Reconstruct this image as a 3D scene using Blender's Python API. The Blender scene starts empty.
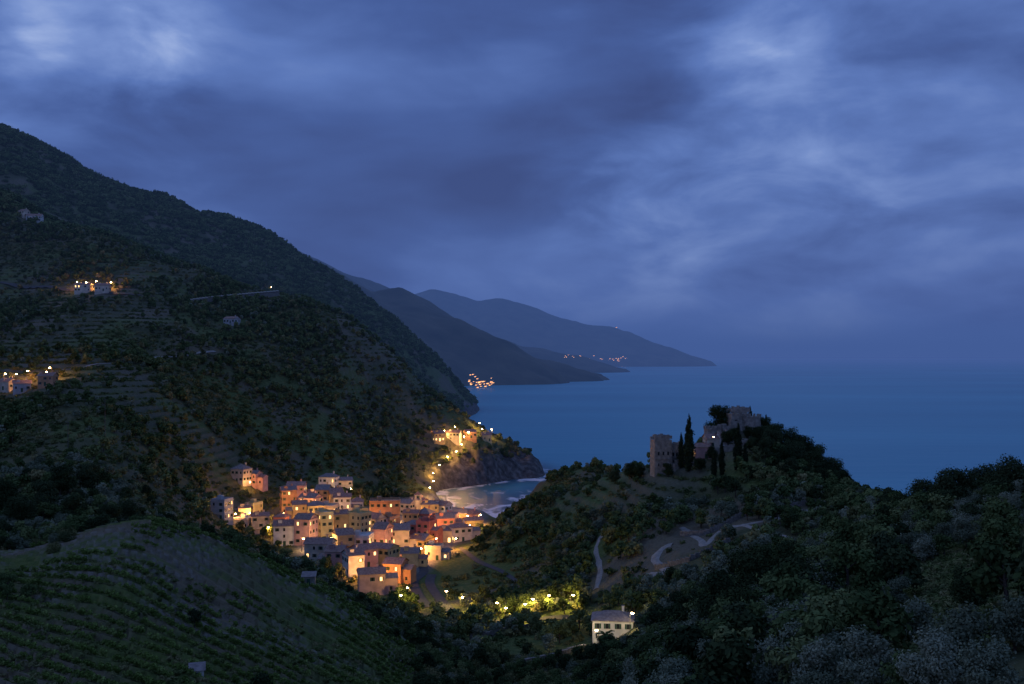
import bpy, math, random, numpy as np
from mathutils import Vector
rng=np.random.default_rng(7); random.seed(7)
S=bpy.context.scene
S.view_settings.view_transform='Standard'; S.view_settings.look='None'; S.view_settings.exposure=0
F=995.0; HC=100.0; HY=358.0; CX=512.0
def lin(r,g,b):
    f=lambda c:(c/255/12.92) if c/255<=0.04045 else ((c/255+0.055)/1.055)**2.4
    return (f(r),f(g),f(b),1)
# ---------------------------------------------------------------- noise
def _h(i,j,s):
    n=(i.astype(np.int64)*374761393+j.astype(np.int64)*668265263+s*1442695041)&0x7fffffff
    n=((n^(n>>13))*1274126177)&0x7fffffff
    n=(n^(n>>16))&0xffff
    return n/65535.0
def vn(x,y,s=0):
    xi=np.floor(x);yi=np.floor(y);fx=x-xi;fy=y-yi
    fx=fx*fx*fx*(fx*(fx*6-15)+10);fy=fy*fy*fy*(fy*(fy*6-15)+10)
    a=_h(xi,yi,s);b=_h(xi+1,yi,s);c=_h(xi,yi+1,s);d=_h(xi+1,yi+1,s)
    return (a*(1-fx)+b*fx)*(1-fy)+(c*(1-fx)+d*fx)*fy
def fbm(x,y,sc,o=4,s=0):
    t=0;a=1;n=0;x=np.asarray(x,float)/sc;y=np.asarray(y,float)/sc
    for k in range(o):
        t=t+a*vn(x+17.3*k,y-9.1*k,s+k);n+=a;a*=.5;x=x*2.03;y=y*2.03
    return t/n
def sst(a,b,x):
    t=np.clip((x-a)/(b-a),0,1);return t*t*(3-2*t)
# ---------------------------------------------------------------- terrain control survey (bearing, depth, height)
P=[]
def pz(*l):
    for (px,D,z) in l:P.append((px,D,z))
def pp(*l):
    for (px,py,D) in l:P.append((px,D,HC-(py-HY)/F*D))
pz((-200,8,94),(250,8,93),(512,8,93),(800,8,94),(1250,8,95),(-200,40,74),(100,40,73),(300,40,72),(512,40,73),(700,40,77),(850,40,81),(1024,40,85.5),(1200,40,88))
pz((-200,80,64),(100,80,62),(300,80,60),(512,75,62),(512,120,48),(512,180,33),(512,250,18.5),(512,300,16))
pp((1000,690,50),(850,700,66),(700,690,92),(640,700,112),(1000,600,92),(900,625,102),(1024,565,112),(1024,498,200),(930,515,240),(870,515,300),(800,565,205),(750,605,155),(700,650,122))
pz((1200,100,83),(1200,200,78),(1200,350,35),(1200,500,-6),(1200,800,-20),(1024,350,28),(1024,500,-8),(1024,700,-16),(930,370,30),(930,500,-6),(930,700,-16))
pp((600,640,290),(612,632,300),(660,640,240),(560,684,245),(600,684,235))
# castle hill
pp((490,535,520),(520,512,490),(560,495,485),(600,480,475),(650,472,435),(680,462,435),(710,446,438),(742,432,440),(790,458,430),(850,498,415),(880,508,375))
pp((700,500,390),(650,520,372),(700,540,340),(640,560,342),(580,560,385),(560,600,345),(760,540,305),(700,585,275),(640,600,305),(800,520,340),(850,540,290),(600,525,420),(540,550,440))
pz((600,560,24),(700,560,20),(800,560,10),(860,500,6),(650,700,-10),(750,700,-14),(850,700,-16))
pp((575,474,690),(600,470,680),(550,483,700)); pz((560,770,-8),(505,700,-6),(510,640,-2),(600,750,-10),(520,790,-12),(480,760,-7),(440,740,-5),(530,600,6),(550,560,14))
# valley
pz((380,400,7),(380,480,8),(380,560,6.5),(390,640,3),(440,640,2.5),(440,690,1),(475,650,1.5),(300,480,12),(300,560,13),(320,650,19),(240,520,11),(450,450,5),(430,390,6),(540,330,14.5),(520,420,10),(480,540,6),(450,330,10),(400,320,12))
pp((240,500,570),(250,468,620))
# knoll
pz((0,120,58),(0,160,57),(0,225,55),(100,130,55),(100,180,57),(100,235,60),(150,235,61.5),(200,240,57.3),(260,240,51),(200,150,52),(200,190,53),(300,170,46.5),(330,250,42),(300,210,46),(390,260,30),(430,250,25),(400,200,36),(360,160,44),(-100,120,60),(-100,230,62))
pz((150,290,40),(0,280,46),(300,310,20),(230,290,36),(-100,300,50),(200,340,28),(300,380,12))
# left hillside
pp((0,530,330),(0,480,420),(0,400,600),(0,350,750),(0,300,900),(0,250,1050),(0,195,1150),(100,500,370),(100,440,480),(100,380,620),(100,320,800),(100,280,930),(100,235,1080))
pp((180,502,450),(200,460,570),(200,400,680),(200,340,800),(200,305,900),(200,270,1000),(300,472,660),(300,420,720),(300,370,800),(300,330,870),(300,302,950),(345,318,930))
pp((380,490,670),(380,460,720),(380,420,790),(380,380,850),(400,365,900),(430,490,710),(430,465,770),(430,430,830),(440,415,880),(460,432,850),(500,452,860),(538,470,850))
pz((0,1400,300),(100,1350,240),(200,1300,180),(300,1250,120),(400,1200,35),(450,1150,-14),(500,1000,-14),(560,900,-15))
pp((0,130,1900),(100,178,1900),(200,208,1900),(250,226,1900),(300,256,1900),(350,289,1900),(400,328,1900),(440,368,1900),(472,406,1880))
pz((0,1600,430),(100,1600,340),(200,1600,270),(300,1600,190),(400,1600,85),(440,1600,28),(475,1600,-22),(510,1850,-30),(0,2400,500),(200,2400,330),(300,2400,220),(400,2400,60),(450,2400,-40),(520,2400,-60))
pz((-200,420,62),(-200,600,95),(-200,900,190),(-200,1150,340),(-200,1400,350),(-200,1900,650),(-200,2500,600))
pz((600,1000,-25),(800,1000,-25),(1200,1100,-25),(600,1500,-40),(900,1500,-40),(1200,1600,-40),(600,2500,-80),(900,2500,-80),(1250,2500,-80))
P=np.array(P,float)
def dom(a,D): return np.stack([np.asarray(a)*1.6,np.log(D)*0.62],-1)
CP=dom((P[:,0]-CX)/F,P[:,1]); CW=(P[:,2]-HC)/(P[:,1]+150)
def phi(r2): return 0.5*r2*np.log(r2+1e-12)
n=len(P)
K=phi(((CP[:,None]-CP[None])**2).sum(-1))+np.eye(n)*2e-4
Q=np.hstack([np.ones((n,1)),CP]); A=np.block([[K,Q],[Q.T,np.zeros((3,3))]])
sol=np.linalg.solve(A,np.concatenate([CW,np.zeros(3)]))
def tps(a,D):
    sh=np.shape(a);q=dom(np.ravel(a),np.ravel(D));o=np.empty(len(q))
    for i in range(0,len(q),60000):
        c=q[i:i+60000];r2=((c[:,None]-CP[None])**2).sum(-1)
        o[i:i+60000]=phi(r2)@sol[:n]+sol[n]+c@sol[n+1:]
    return (HC+o*(np.ravel(D)+150)).reshape(sh)
NA,ND=760,1150
A0,A1=-0.70,0.70;L0,L1=math.log(8),math.log(2600)
ca=np.linspace(A0,A1,190);cl=np.linspace(L0,L1,290)
GA,GL=np.meshgrid(ca,cl); ZC=tps(GA,np.exp(GL))
def cubic_up(Z,nr,nc):
    def up(Z,m):
        k=Z.shape[0];t=np.linspace(0,k-1,m);i=np.clip(t.astype(int),1,k-3);f=(t-i)[:,None]
        p0,p1,p2,p3=Z[i-1],Z[i],Z[i+1],Z[i+2]
        return p1+.5*f*(p2-p0+f*(2*p0-5*p1+4*p2-p3+f*(3*(p1-p2)+p3-p0)))
    return up(up(Z,nr).T,nc).T
Z=cubic_up(ZC,ND,NA)
fa=np.linspace(A0,A1,NA);fl=np.linspace(L0,L1,ND)
AA,LL=np.meshgrid(fa,fl);DD=np.exp(LL);XX=AA*DD;YY=DD
PX=CX+AA*F
# relief
hill=sst(14,60,Z)*sst(300,520,DD)
rid=1-np.abs(2*fbm(XX,YY,150,4,3)-1)
amp=6+16*sst(1000,1900,DD)
Z=Z+hill*amp*(rid-0.75)*1.5
Z=Z+sst(1200,1700,DD)*sst(20,120,Z)*26*((1-np.abs(2*fbm(XX*1.3+YY*.4,YY*.35,190,4,11)-1))-.78)
Z=Z+(fbm(XX,YY,26,4,5)-.5)*2.2*sst(280,360,DD)*sst(6,22,Z)
Z=Z+(fbm(XX,YY,9,4,8)-.5)*0.9*(1-sst(280,360,DD))
cl_=sst(640,760,DD)*sst(415,450,PX)
hd=cl_*(1-sst(545,560,PX)*.7)
Z=Z+hd*sst(-1,6,Z)*(5+8*fbm(XX,YY,22,4,31))
Z=Z+cl_*sst(0,4,Z)*(1-sst(20,40,Z))*11*(fbm(XX,YY,9,3,35)-.5)
# vineyard terraces (knoll)
def vmask(X,Y):
    px=CX+X/Y*F
    edge=(fbm(X,Y,30,3,41)-.5)*30
    return sst(105,118,Y)*(1-sst(246,256,Y+edge*.2))*(1-sst(405,425,px+edge))*sst(-150,-140,px)
def vphase(X,Y):
    return (Y+0.42*X+9*fbm(X,Y,50,2,51))/4.8
VM=vmask(XX,YY);ph=vphase(XX,YY);fr=ph-np.floor(ph)
Z=Z+VM*(0.5-fr)*1.25
# hillside terraces
TM=sst(.45,.6,fbm(XX,YY,120,3,61))*sst(330,420,DD)*(1-sst(950,1050,DD))*sst(18,35,Z)
TM=np.maximum(TM,sst(330,345,PX)*(1-sst(425,440,PX))*sst(680,720,DD)*sst(45,60,Z)*(1-sst(1000,1040,DD)))
st=3.6;q=Z/st+ .6*fbm(XX,YY,60,2,65);fq=q-np.floor(q)
Z=Z+TM*(sst(.55,.95,fq)-fq)*st*.75
def bil(G,x,y):
    a=np.asarray(x)/np.asarray(y);l=np.log(y)
    u=np.clip((a-A0)/(A1-A0)*(NA-1),0,NA-1.001);v=np.clip((l-L0)/(L1-L0)*(ND-1),0,ND-1.001)
    i=u.astype(int);j=v.astype(int);fu=u-i;fv=v-j
    return (G[j,i]*(1-fu)+G[j,i+1]*fu)*(1-fv)+(G[j+1,i]*(1-fu)+G[j+1,i+1]*fu)*fv
def gz(x,y): return float(bil(Z,np.array([x],float),np.array([y],float))[0])
def hit(px,py,dmin=70,dmax=2500):
    Dv=np.exp(np.linspace(math.log(dmin),math.log(dmax),1500));a=(px-CX)/F
    z=bil(Z,a*Dv,Dv);p=HY-(z-HC)/Dv*F
    k=np.argmax(p<=py)
    D=float(Dv[k]) if (p<=py).any() else dmax
    return a*D,D,gz(a*D,D)
# ---------------------------------------------------------------- materials
def mat(name):
    m=bpy.data.materials.new(name);m.use_nodes=True;nt=m.node_tree
    b=nt.nodes['Principled BSDF'];return m,nt,b
def node(nt,t,**k):
    x=nt.nodes.new(t)
    for a,v in k.items(): setattr(x,a,v)
    return x
def simple(name,c1,c2=None,scale=.5,rough=.8,spec=.2,bump=0,det=4):
    m,nt,b=mat(name)
    b.inputs['Roughness'].default_value=rough;b.inputs['Specular IOR Level'].default_value=spec
    if c2 is None:c2=tuple(x*.6 for x in c1)
    tc=node(nt,'ShaderNodeNewGeometry');nz=node(nt,'ShaderNodeTexNoise');nz.inputs['Scale'].default_value=scale;nz.inputs['Detail'].default_value=det
    nt.links.new(tc.outputs['Position'],nz.inputs['Vector'])
    cr=node(nt,'ShaderNodeValToRGB');cr.color_ramp.elements[0].position=.35;cr.color_ramp.elements[1].position=.65
    cr.color_ramp.elements[0].color=(*c1[:3],1);cr.color_ramp.elements[1].color=(*c2[:3],1)
    nt.links.new(nz.outputs['Fac'],cr.inputs[0]);nt.links.new(cr.outputs[0],b.inputs['Base Color'])
    if bump:
        bp=node(nt,'ShaderNodeBump');bp.inputs['Strength'].default_value=bump;bp.inputs['Distance'].default_value=.3
        nt.links.new(nz.outputs['Fac'],bp.inputs['Height']);nt.links.new(bp.outputs[0],b.inputs['Normal'])
    return m
def emis(name,c,s):
    m,nt,b=mat(name);b.inputs['Base Color'].default_value=(.1,.08,.05,1)
    b.inputs['Emission Color'].default_value=(*c,1);b.inputs['Emission Strength'].default_value=s
    try:m.cycles.emission_sampling='NONE'
    except Exception:pass
    return m
def foliage(name,cols,k=1.5):
    m=bpy.data.materials.new(name);m.use_nodes=True;nt=m.node_tree;nt.nodes.clear()
    out=node(nt,'ShaderNodeOutputMaterial');oi=node(nt,'ShaderNodeObjectInfo')
    cr=node(nt,'ShaderNodeValToRGB');e=cr.color_ramp.elements
    cols=[tuple(x*k for x in c) for c in cols]
    e[0].position=.05;e[1].position=.98;e[0].color=(*cols[0],1);e[1].color=(*cols[-1],1)
    for i,c in enumerate(cols[1:-1]):
        q=e.new(.05+.93*(i+1)/(len(cols)-1));q.color=(*c,1)
    nt.links.new(oi.outputs['Random'],cr.inputs[0])
    d=node(nt,'ShaderNodeBsdfDiffuse')
    nt.links.new(cr.outputs[0],d.inputs[0]);nt.links.new(d.outputs[0],out.inputs[0])
    return m
M_leaf=foliage('dark_foliage',[(.030,.044,.016),(.045,.064,.022),(.065,.084,.030),(.09,.105,.04)],2.0)
M_scrub=foliage('scrub_foliage',[(.035,.044,.018),(.06,.066,.027),(.085,.086,.034),(.125,.112,.05)],2.1)
M_olive=foliage('olive_foliage',[(.075,.088,.052),(.10,.12,.074),(.14,.155,.098),(.17,.185,.122)],1.6)
M_vine=foliage('vine_foliage',[(.055,.085,.02),(.085,.125,.03),(.13,.165,.05)],1.8)
M_cyp=foliage('cypress_foliage',[(.018,.03,.016),(.03,.045,.022),(.04,.055,.03)],1)
M_grass=foliage('grass_blades',[(.07,.095,.03),(.11,.13,.05),(.16,.15,.07)],1.5)
M_bark=simple('bark',(.06,.045,.035),(.11,.09,.07),6)
M_stone=simple('old_stone',(.20,.18,.15),(.34,.31,.26),.8,bump=.6,det=8)
M_wallst=simple('dry_stone',(.14,.125,.11),(.26,.24,.21),1.6,bump=.6,det=8)
WALLS=[simple('plaster_'+k,c,tuple(x*.7 for x in c),.35,det=6) for k,c in dict(cream=(.68,.59,.46),ochre=(.64,.46,.22),orange=(.62,.33,.18),pink=(.66,.40,.36),rose=(.54,.21,.17),white=(.74,.72,.68),yellow=(.66,.57,.30),grey=(.5,.5,.5)).items()]
M_roof=simple('clay_roof_tiles',(.24,.14,.11),(.38,.25,.20),1.2,bump=.3,det=6)
M_slate=simple('slate_roof',(.18,.155,.145),(.29,.25,.235),1.2,bump=.3,det=6)
M_glass=simple('dark_window_glass',(.02,.025,.03),(.03,.035,.04),1,rough=.15,spec=.5)
M_shut=simple('green_shutters',(.03,.08,.05),(.05,.11,.07),2)
M_trim=simple('pale_trim',(.6,.55,.45),(.5,.45,.36),2)
M_lit=emis('lit_window',(1,.60,.22),3.0)
M_lamp=emis('lamp_glass',(1,.66,.28),90)
M_metal=simple('dark_metal',(.05,.05,.05),(.08,.08,.08),3,rough=.5,spec=.5)
M_road=simple('asphalt',(.06,.06,.062),(.085,.082,.08),.6)
M_path=simple('gravel_path',(.26,.23,.19),(.36,.32,.27),.8,bump=.3)
M_white=simple('white_plaster',(.72,.70,.66),(.6,.58,.54),.4)
HM=[M_roof,M_slate,M_glass,M_shut,M_trim,M_lit]
# ---------------------------------------------------------------- mesh builder
class MB:
    def __init__(s):s.v=[];s.f=[];s.m=[]
    def face(s,pts,m):
        b=len(s.v);s.v+=[tuple(p) for p in pts];s.f.append(tuple(range(b,b+len(pts))));s.m.append(m)
    def box(s,c,sz,m,top=1.0,rot=0):
        x,y,z=c;a,b,h=sz[0]/2,sz[1]/2,sz[2]/2;cr,sr=math.cos(rot),math.sin(rot)
        o=len(s.v)
        for k,t in((-1,1),(1,top)):
            for dx,dy in((-1,-1),(1,-1),(1,1),(-1,1)):
                u,w=dx*a*t,dy*b*t
                s.v.append((x+u*cr-w*sr,y+u*sr+w*cr,z+k*h))
        for q in((0,3,2,1),(4,5,6,7),(0,1,5,4),(1,2,6,5),(2,3,7,6),(3,0,4,7)):
            s.f.append(tuple(o+i for i in q));s.m.append(m)
    def tube(s,p0,p1,r0,r1,m,n=7,cap=True):
        p0=Vector(p0);p1=Vector(p1);d=(p1-p0).normalized();u=d.orthogonal().normalized();w=d.cross(u);o=len(s.v)
        for p,r in((p0,r0),(p1,r1)):
            for i in range(n):
                t=2*math.pi*i/n;s.v.append(tuple(p+u*r*math.cos(t)+w*r*math.sin(t)))
        for i in range(n):
            j=(i+1)%n;s.f.append((o+i,o+j,o+n+j,o+n+i));s.m.append(m)
        if cap:
            s.f.append(tuple(o+n+i for i in range(n)));s.m.append(m)
    def ball(s,c,r,m,n=8,k=5,sz=1):
        o=len(s.v)
        for i in range(k+1):
            t=math.pi*i/k
            for j in range(n):
                q=2*math.pi*j/n;s.v.append((c[0]+r*math.sin(t)*math.cos(q),c[1]+r*math.sin(t)*math.sin(q),c[2]+r*sz*math.cos(t)))
        for i in range(k):
            for j in range(n):
                j2=(j+1)%n;s.f.append((o+i*n+j,o+(i+1)*n+j,o+(i+1)*n+j2,o+i*n+j2));s.m.append(m)
    def mesh(s,name,mats):
        me=bpy.data.meshes.new(name);me.from_pydata(s.v,[],s.f)
        for m in mats:me.materials.append(m)
        me.polygons.foreach_set('material_index',s.m);me.update();return me
def link(name,me,loc=(0,0,0),rz=0,sc=1,parent=None,coll=None):
    o=bpy.data.objects.new(name,me);o.location=loc;o.rotation_euler=(0,0,rz)
    o.scale=(sc,sc,sc) if not isinstance(sc,tuple) else sc
    (coll or S.collection).objects.link(o)
    if parent:o.parent=parent
    return o
def npmesh(name,V,Fq,mats,mi=None,smooth=False):
    me=bpy.data.meshes.new(name);k=Fq.shape[1]
    me.vertices.add(len(V));me.vertices.foreach_set('co',np.asarray(V,np.float32).ravel())
    me.loops.add(Fq.size);me.loops.foreach_set('vertex_index',Fq.astype(np.int32).ravel())
    me.polygons.add(len(Fq));me.polygons.foreach_set('loop_start',np.arange(0,Fq.size,k,dtype=np.int32))
    me.polygons.foreach_set('use_smooth',np.full(len(Fq),smooth))
    for m in mats:me.materials.append(m)
    if mi is not None:me.polygons.foreach_set('material_index',np.asarray(mi,np.int32))
    me.update(calc_edges=True);me.validate();return me
def gridfaces(nr,nc):
    i=np.arange(nr*nc).reshape(nr,nc)
    return np.stack([i[:-1,:-1],i[:-1,1:],i[1:,1:],i[1:,:-1]],-1).reshape(-1,4)
def attr(me,name,v):
    a=me.attributes.new(name,'FLOAT','POINT');a.data.foreach_set('value',np.asarray(v,np.float32).ravel())
# ---------------------------------------------------------------- paths
def path_pts(pl,dmin=70,step=2.5):
    w=[hit(px,py,dmin) for px,py in pl];w=[(x,y) for x,y,z in w];out=[]
    for i in range(len(w)-1):
        p0=w[max(i-1,0)];p1=w[i];p2=w[i+1];p3=w[min(i+2,len(w)-1)]
        L=math.dist(p1,p2);k=max(2,int(L/step))
        for j in range(k):
            t=j/k
            out.append(tuple(.5*(2*p1[c]+(p2[c]-p0[c])*t+(2*p0[c]-5*p1[c]+4*p2[c]-p3[c])*t*t+(3*p1[c]-p0[c]-3*p2[c]+p3[c])*t**3) for c in(0,1)))
    out.append(w[-1]);return out
PATHS=[]
def add_path(name,pl,width,m,dmin=70,off=.3):
    p=path_pts(pl,dmin);PATHS.append((np.array(p),width));V=[]
    for i,(x,y) in enumerate(p):
        a=p[max(i-1,0)];b=p[min(i+1,len(p)-1)];dx,dy=b[0]-a[0],b[1]-a[1];l=math.hypot(dx,dy)+1e-6;nx,ny=-dy/l,dx/l
        w=width*(.75+.5*random.random() if m is M_path else 1)
        zc=gz(x,y)
        for t in(-.5,-.17,.17,.5):
            X,Y=x+nx*w*t,y+ny*w*t;V.append((X,Y,max(gz(X,Y),zc-.5)+off-(0.25 if abs(t)>.4 and m is M_path else 0)))
    me=npmesh(name,np.array(V),gridfaces(len(p),4),[m],smooth=True);return link(name,me)
pxr=410+ (DD-415)*.42
PT=sst(290,305,PX)*(1-sst(0,14,PX-np.minimum(pxr,478)))*sst(425,450,DD)*(1-sst(690,700,DD))*(1-sst(9,20,Z-6))*(1-sst(585,610,DD)*sst(4.5,7,Z))
def gmat():
    m,nt,b=mat('hillside_ground');L=nt.links.new
    b.inputs['Roughness'].default_value=.95;b.inputs['Specular IOR Level'].default_value=.1
    g=node(nt,'ShaderNodeNewGeometry')
    def nz(s,d=6):
        x=node(nt,'ShaderNodeTexNoise');x.inputs['Scale'].default_value=s;x.inputs['Detail'].default_value=d;L(g.outputs['Position'],x.inputs['Vector']);return x.outputs['Fac']
    def ramp(f,*st):
        x=node(nt,'ShaderNodeValToRGB');e=x.color_ramp.elements;e[0].position,e[0].color=st[0][0],(*st[0][1],1);e[1].position,e[1].color=st[-1][0],(*st[-1][1],1)
        for p,c in st[1:-1]:
            q=e.new(p);q.color=(*c,1)
        L(f,x.inputs[0]);return x.outputs[0]
    def mix(f,a,c):
        x=node(nt,'ShaderNodeMix',data_type='RGBA');L(f,x.inputs[0]);L(a,x.inputs[6]);L(c,x.inputs[7]);return x.outputs[2]
    def at(nm):
        x=node(nt,'ShaderNodeAttribute',attribute_name=nm);return x.outputs['Fac']
    n6=nz(.6,6)
    base=ramp(nz(.03,8),(.35,(.055,.068,.03)),(.5,(.085,.092,.042)),(.62,(.12,.112,.06)),(.75,(.10,.108,.045)))
    fine=ramp(n6,(.3,(.05,.056,.026)),(.55,(.10,.105,.05)),(.75,(.16,.148,.09)))
    mm=node(nt,'ShaderNodeMix',data_type='RGBA');mm.inputs[0].default_value=.5;L(base,mm.inputs[6]);L(fine,mm.inputs[7]);c=mm.outputs[2]
    n9=nz(.9,8)
    c=mix(at('dry'),c,ramp(n9,(.3,(.115,.095,.058)),(.55,(.18,.15,.10)),(.75,(.12,.125,.055))))
    c=mix(at('grass'),c,ramp(n6,(.3,(.065,.095,.028)),(.55,(.11,.142,.042)),(.75,(.16,.16,.065))))
    c=mix(at('wall'),c,ramp(n9,(.3,(.12,.108,.09)),(.6,(.22,.2,.165))))
    c=mix(at('rock'),c,ramp(nz(.25,10),(.3,(.05,.043,.04)),(.5,(.11,.095,.085)),(.7,(.2,.175,.155))))
    c=mix(at('paved'),c,ramp(n6,(.3,(.16,.15,.14)),(.6,(.26,.24,.22))))
    L(c,b.inputs['Base Color'])
    bp=node(nt,'ShaderNodeBump');bp.inputs['Strength'].default_value=.7;bp.inputs['Distance'].default_value=.8;L(n9,bp.inputs['Height']);L(bp.outputs[0],b.inputs['Normal'])
    return m
GM=gmat()
gme=npmesh('hillside_terrain',np.stack([XX,YY,Z],-1).reshape(-1,3),gridfaces(ND,NA),[GM],smooth=True)
nz1=fbm(XX,YY,35,4,71);nz2=fbm(XX,YY,50,4,77);nz3=fbm(XX,YY,14,4,73)
grassR=sst(820,850,PX+ (nz1-.5)*60)*sst(60,80,DD)*(1-sst(140,170,DD))
castleg=sst(590,640,PX)*(1-sst(850,880,PX))*sst(255,290,DD)*(1-sst(400,420,DD))
valg=sst(400,430,PX)*(1-sst(600,640,PX))*sst(260,290,DD)*(1-sst(520,560,DD))
kn=sst(.42,.60,.5*nz1+.5*nz3)
attr(gme,'dry',np.clip(VM*kn*.8+sst(.54,.64,nz2)*.75*(DD>300)+castleg*sst(.45,.55,nz2)*.8,0,1))
attr(gme,'grass',np.clip(VM*(1-kn)+grassR*.9+castleg*sst(.42,.55,nz1)*.9+valg*sst(.4,.5,nz1)*.9+sst(.54,.64,nz1)*(DD>320)*.8*(1-sst(640,700,PX)),0,1))
attr(gme,'wall',np.clip(VM*((fr>.9)|(fr<.12))*sst(.45,.6,fbm(XX,YY,18,3,79))*.8+TM*sst(.55,.7,fq)*(1-sst(.93,1,fq))*.32,0,1))
attr(gme,'rock',cl_*(1-sst(16,30,Z+12*(nz1-.5))))
attr(gme,'paved',PT)
link('hillside_terrain',gme)
# ---------------------------------------------------------------- sea
sa=np.linspace(-1.2,1.2,420);sl=np.linspace(math.log(300),math.log(250000),520)
SA,SL=np.meshgrid(sa,sl);SD=np.exp(SL);SX=SA*SD
tz=bil(Z,np.clip(SA,A0,A1)*np.minimum(SD,2590),np.minimum(SD,2590))
SPX=CX+SA*F
foam=sst(-9,-1.0,tz)*(SD<1500)*(np.abs(SA)<.7)*(1-sst(570,640,SPX))
foam2=sst(.45,.62,fbm(SX*.6,SD*1.6,30,4,91))*sst(-30,-8,tz)*(SD<2300)*(SD>600)*(SA<.12)*.6
sme=npmesh('sea',np.stack([SX,SD,0*SX],-1).reshape(-1,3),gridfaces(520,420),[],smooth=True)
attr(sme,'foam',np.clip(foam+foam2,0,1))
attr(sme,'shallow',sst(-22,-4,tz)*(SD<1500)*(np.abs(SA)<.7)*(1-sst(570,640,SPX)))
m,nt,b=mat('sea_water');L=nt.links.new
b.inputs['Roughness'].default_value=.38;b.inputs['IOR'].default_value=1.33
g=node(nt,'ShaderNodeNewGeometry')
mp=node(nt,'ShaderNodeMapping');mp.inputs['Scale'].default_value=(.35,1,1);L(g.outputs['Position'],mp.inputs[0])
n1=node(nt,'ShaderNodeTexNoise');n1.inputs['Scale'].default_value=.03;n1.inputs['Detail'].default_value=8;L(mp.outputs[0],n1.inputs['Vector'])
n2=node(nt,'ShaderNodeTexNoise');n2.inputs['Scale'].default_value=.0022;n2.inputs['Detail'].default_value=6;L(mp.outputs[0],n2.inputs['Vector'])
mp3=node(nt,'ShaderNodeMapping');mp3.inputs['Scale'].default_value=(1,.4,1);mp3.inputs['Rotation'].default_value=(0,0,.6);L(g.outputs['Position'],mp3.inputs[0])
n3=node(nt,'ShaderNodeTexNoise');n3.inputs['Scale'].default_value=.07;n3.inputs['Detail'].default_value=6;n3.inputs['Distortion'].default_value=1.5;L(mp3.outputs[0],n3.inputs['Vector'])
cr=node(nt,'ShaderNodeValToRGB');cr.color_ramp.elements[0].position=.35;cr.color_ramp.elements[0].color=(.05,.30,.39,1);cr.color_ramp.elements[1].position=.68;cr.color_ramp.elements[1].color=(.09,.41,.49,1);L(n2.outputs['Fac'],cr.inputs[0])
fa_=node(nt,'ShaderNodeAttribute',attribute_name='foam');fs_=node(nt,'ShaderNodeAttribute',attribute_name='shallow')
thr=node(nt,'ShaderNodeMath',operation='MULTIPLY_ADD');thr.inputs[1].default_value=.30;thr.inputs[2].default_value=-.25;L(fa_.outputs['Fac'],thr.inputs[0])
sm_=node(nt,'ShaderNodeMath',operation='ADD');L(thr.outputs[0],sm_.inputs[0]);L(n3.outputs['Fac'],sm_.inputs[1])
f1=node(nt,'ShaderNodeMapRange');f1.inputs[1].default_value=.48;f1.inputs[2].default_value=.58;L(sm_.outputs[0],f1.inputs[0])
f2=node(nt,'ShaderNodeMath',operation='MULTIPLY');L(f1.outputs[0],f2.inputs[0]);L(fa_.outputs['Fac'],f2.inputs[1])
sh=node(nt,'ShaderNodeMix',data_type='RGBA');sh.inputs[7].default_value=(.035,.12,.16,1);L(fs_.outputs['Fac'],sh.inputs[0]);L(cr.outputs[0],sh.inputs[6])
mx=node(nt,'ShaderNodeMix',data_type='RGBA');mx.inputs[7].default_value=(.8,.8,.82,1);L(f2.outputs[0],mx.inputs[0]);L(sh.outputs[2],mx.inputs[6]);L(mx.outputs[2],b.inputs['Base Color'])
bp=node(nt,'ShaderNodeBump');bp.inputs['Strength'].default_value=.6;bp.inputs['Distance'].default_value=2.5;L(n1.outputs['Fac'],bp.inputs['Height']);L(bp.outputs[0],b.inputs['Normal'])
sme.materials.append(m);link('sea',sme)
# ---------------------------------------------------------------- far headlands
HMt=simple('far_hillside',(.04,.048,.032),(.11,.10,.06),.006,rough=.95,det=10)
def ridge(name,pl,front,back,seed,amp):
    c=[((px-CX)/F*D,D,HC-(py-HY)/F*D) for px,py,D in pl];c=np.array(c)
    d=np.r_[0,np.cumsum(np.hypot(*np.diff(c[:,:2],axis=0).T))];ns=340;s=np.linspace(0,d[-1],ns)
    x,y,z=[np.interp(s,d,c[:,i]) for i in range(3)]
    k=np.ones(9)/9
    xs=np.convolve(np.pad(x,4,'edge'),k,'valid');ys=np.convolve(np.pad(y,4,'edge'),k,'valid');zs=np.convolve(np.pad(z,4,'edge'),k,'valid')
    z=zs
    tx,ty=np.gradient(xs),np.gradient(ys);l=np.hypot(tx,ty);nx,ny=ty/l,-tx/l
    T=np.linspace(-1,1,150)[:,None];W=np.where(T<0,back,front)*(.35+.65*np.clip(z/z.max(),0,1))
    X=xs+nx*W*np.abs(T)*np.sign(T);Y=ys+ny*W*np.abs(T)*np.sign(T)
    prof=(1-np.abs(T)**1.15);rg=1-np.abs(2*fbm(X,Y,amp*9,5,seed)-1)
    ZZ=z*prof+amp*(rg-.8)*sst(0,.25,np.abs(T))*sst(0,120,z)*(np.abs(T)<.97)+ (fbm(X,Y,amp*2,4,seed+5)-.5)*amp*.35*sst(0,60,z)
    ZZ=ZZ-25*sst(.9,1,np.abs(T))
    me=npmesh(name,np.stack([X,Y,ZZ],-1).reshape(-1,3),gridfaces(150,ns),[HMt],smooth=True);link(name,me)
ridge('coastal_headland',[(230,220,4000),(330,268,4200),(372,292,4300),(400,288,4400),(425,300,4500),(450,317,4600),(480,335,4700),(495,346,4800),(500,356,4850),(503,370,4900)],1250,900,5,70)
ridge('coastal_headland',[(250,225,6500),(318,260,6600),(345,274,6800),(380,284,7000),(420,300,7000),(470,325,7000),(520,347,7100),(545,349,7200),(555,354,7300),(560,366,7400)],1400,1200,15,90)
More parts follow.
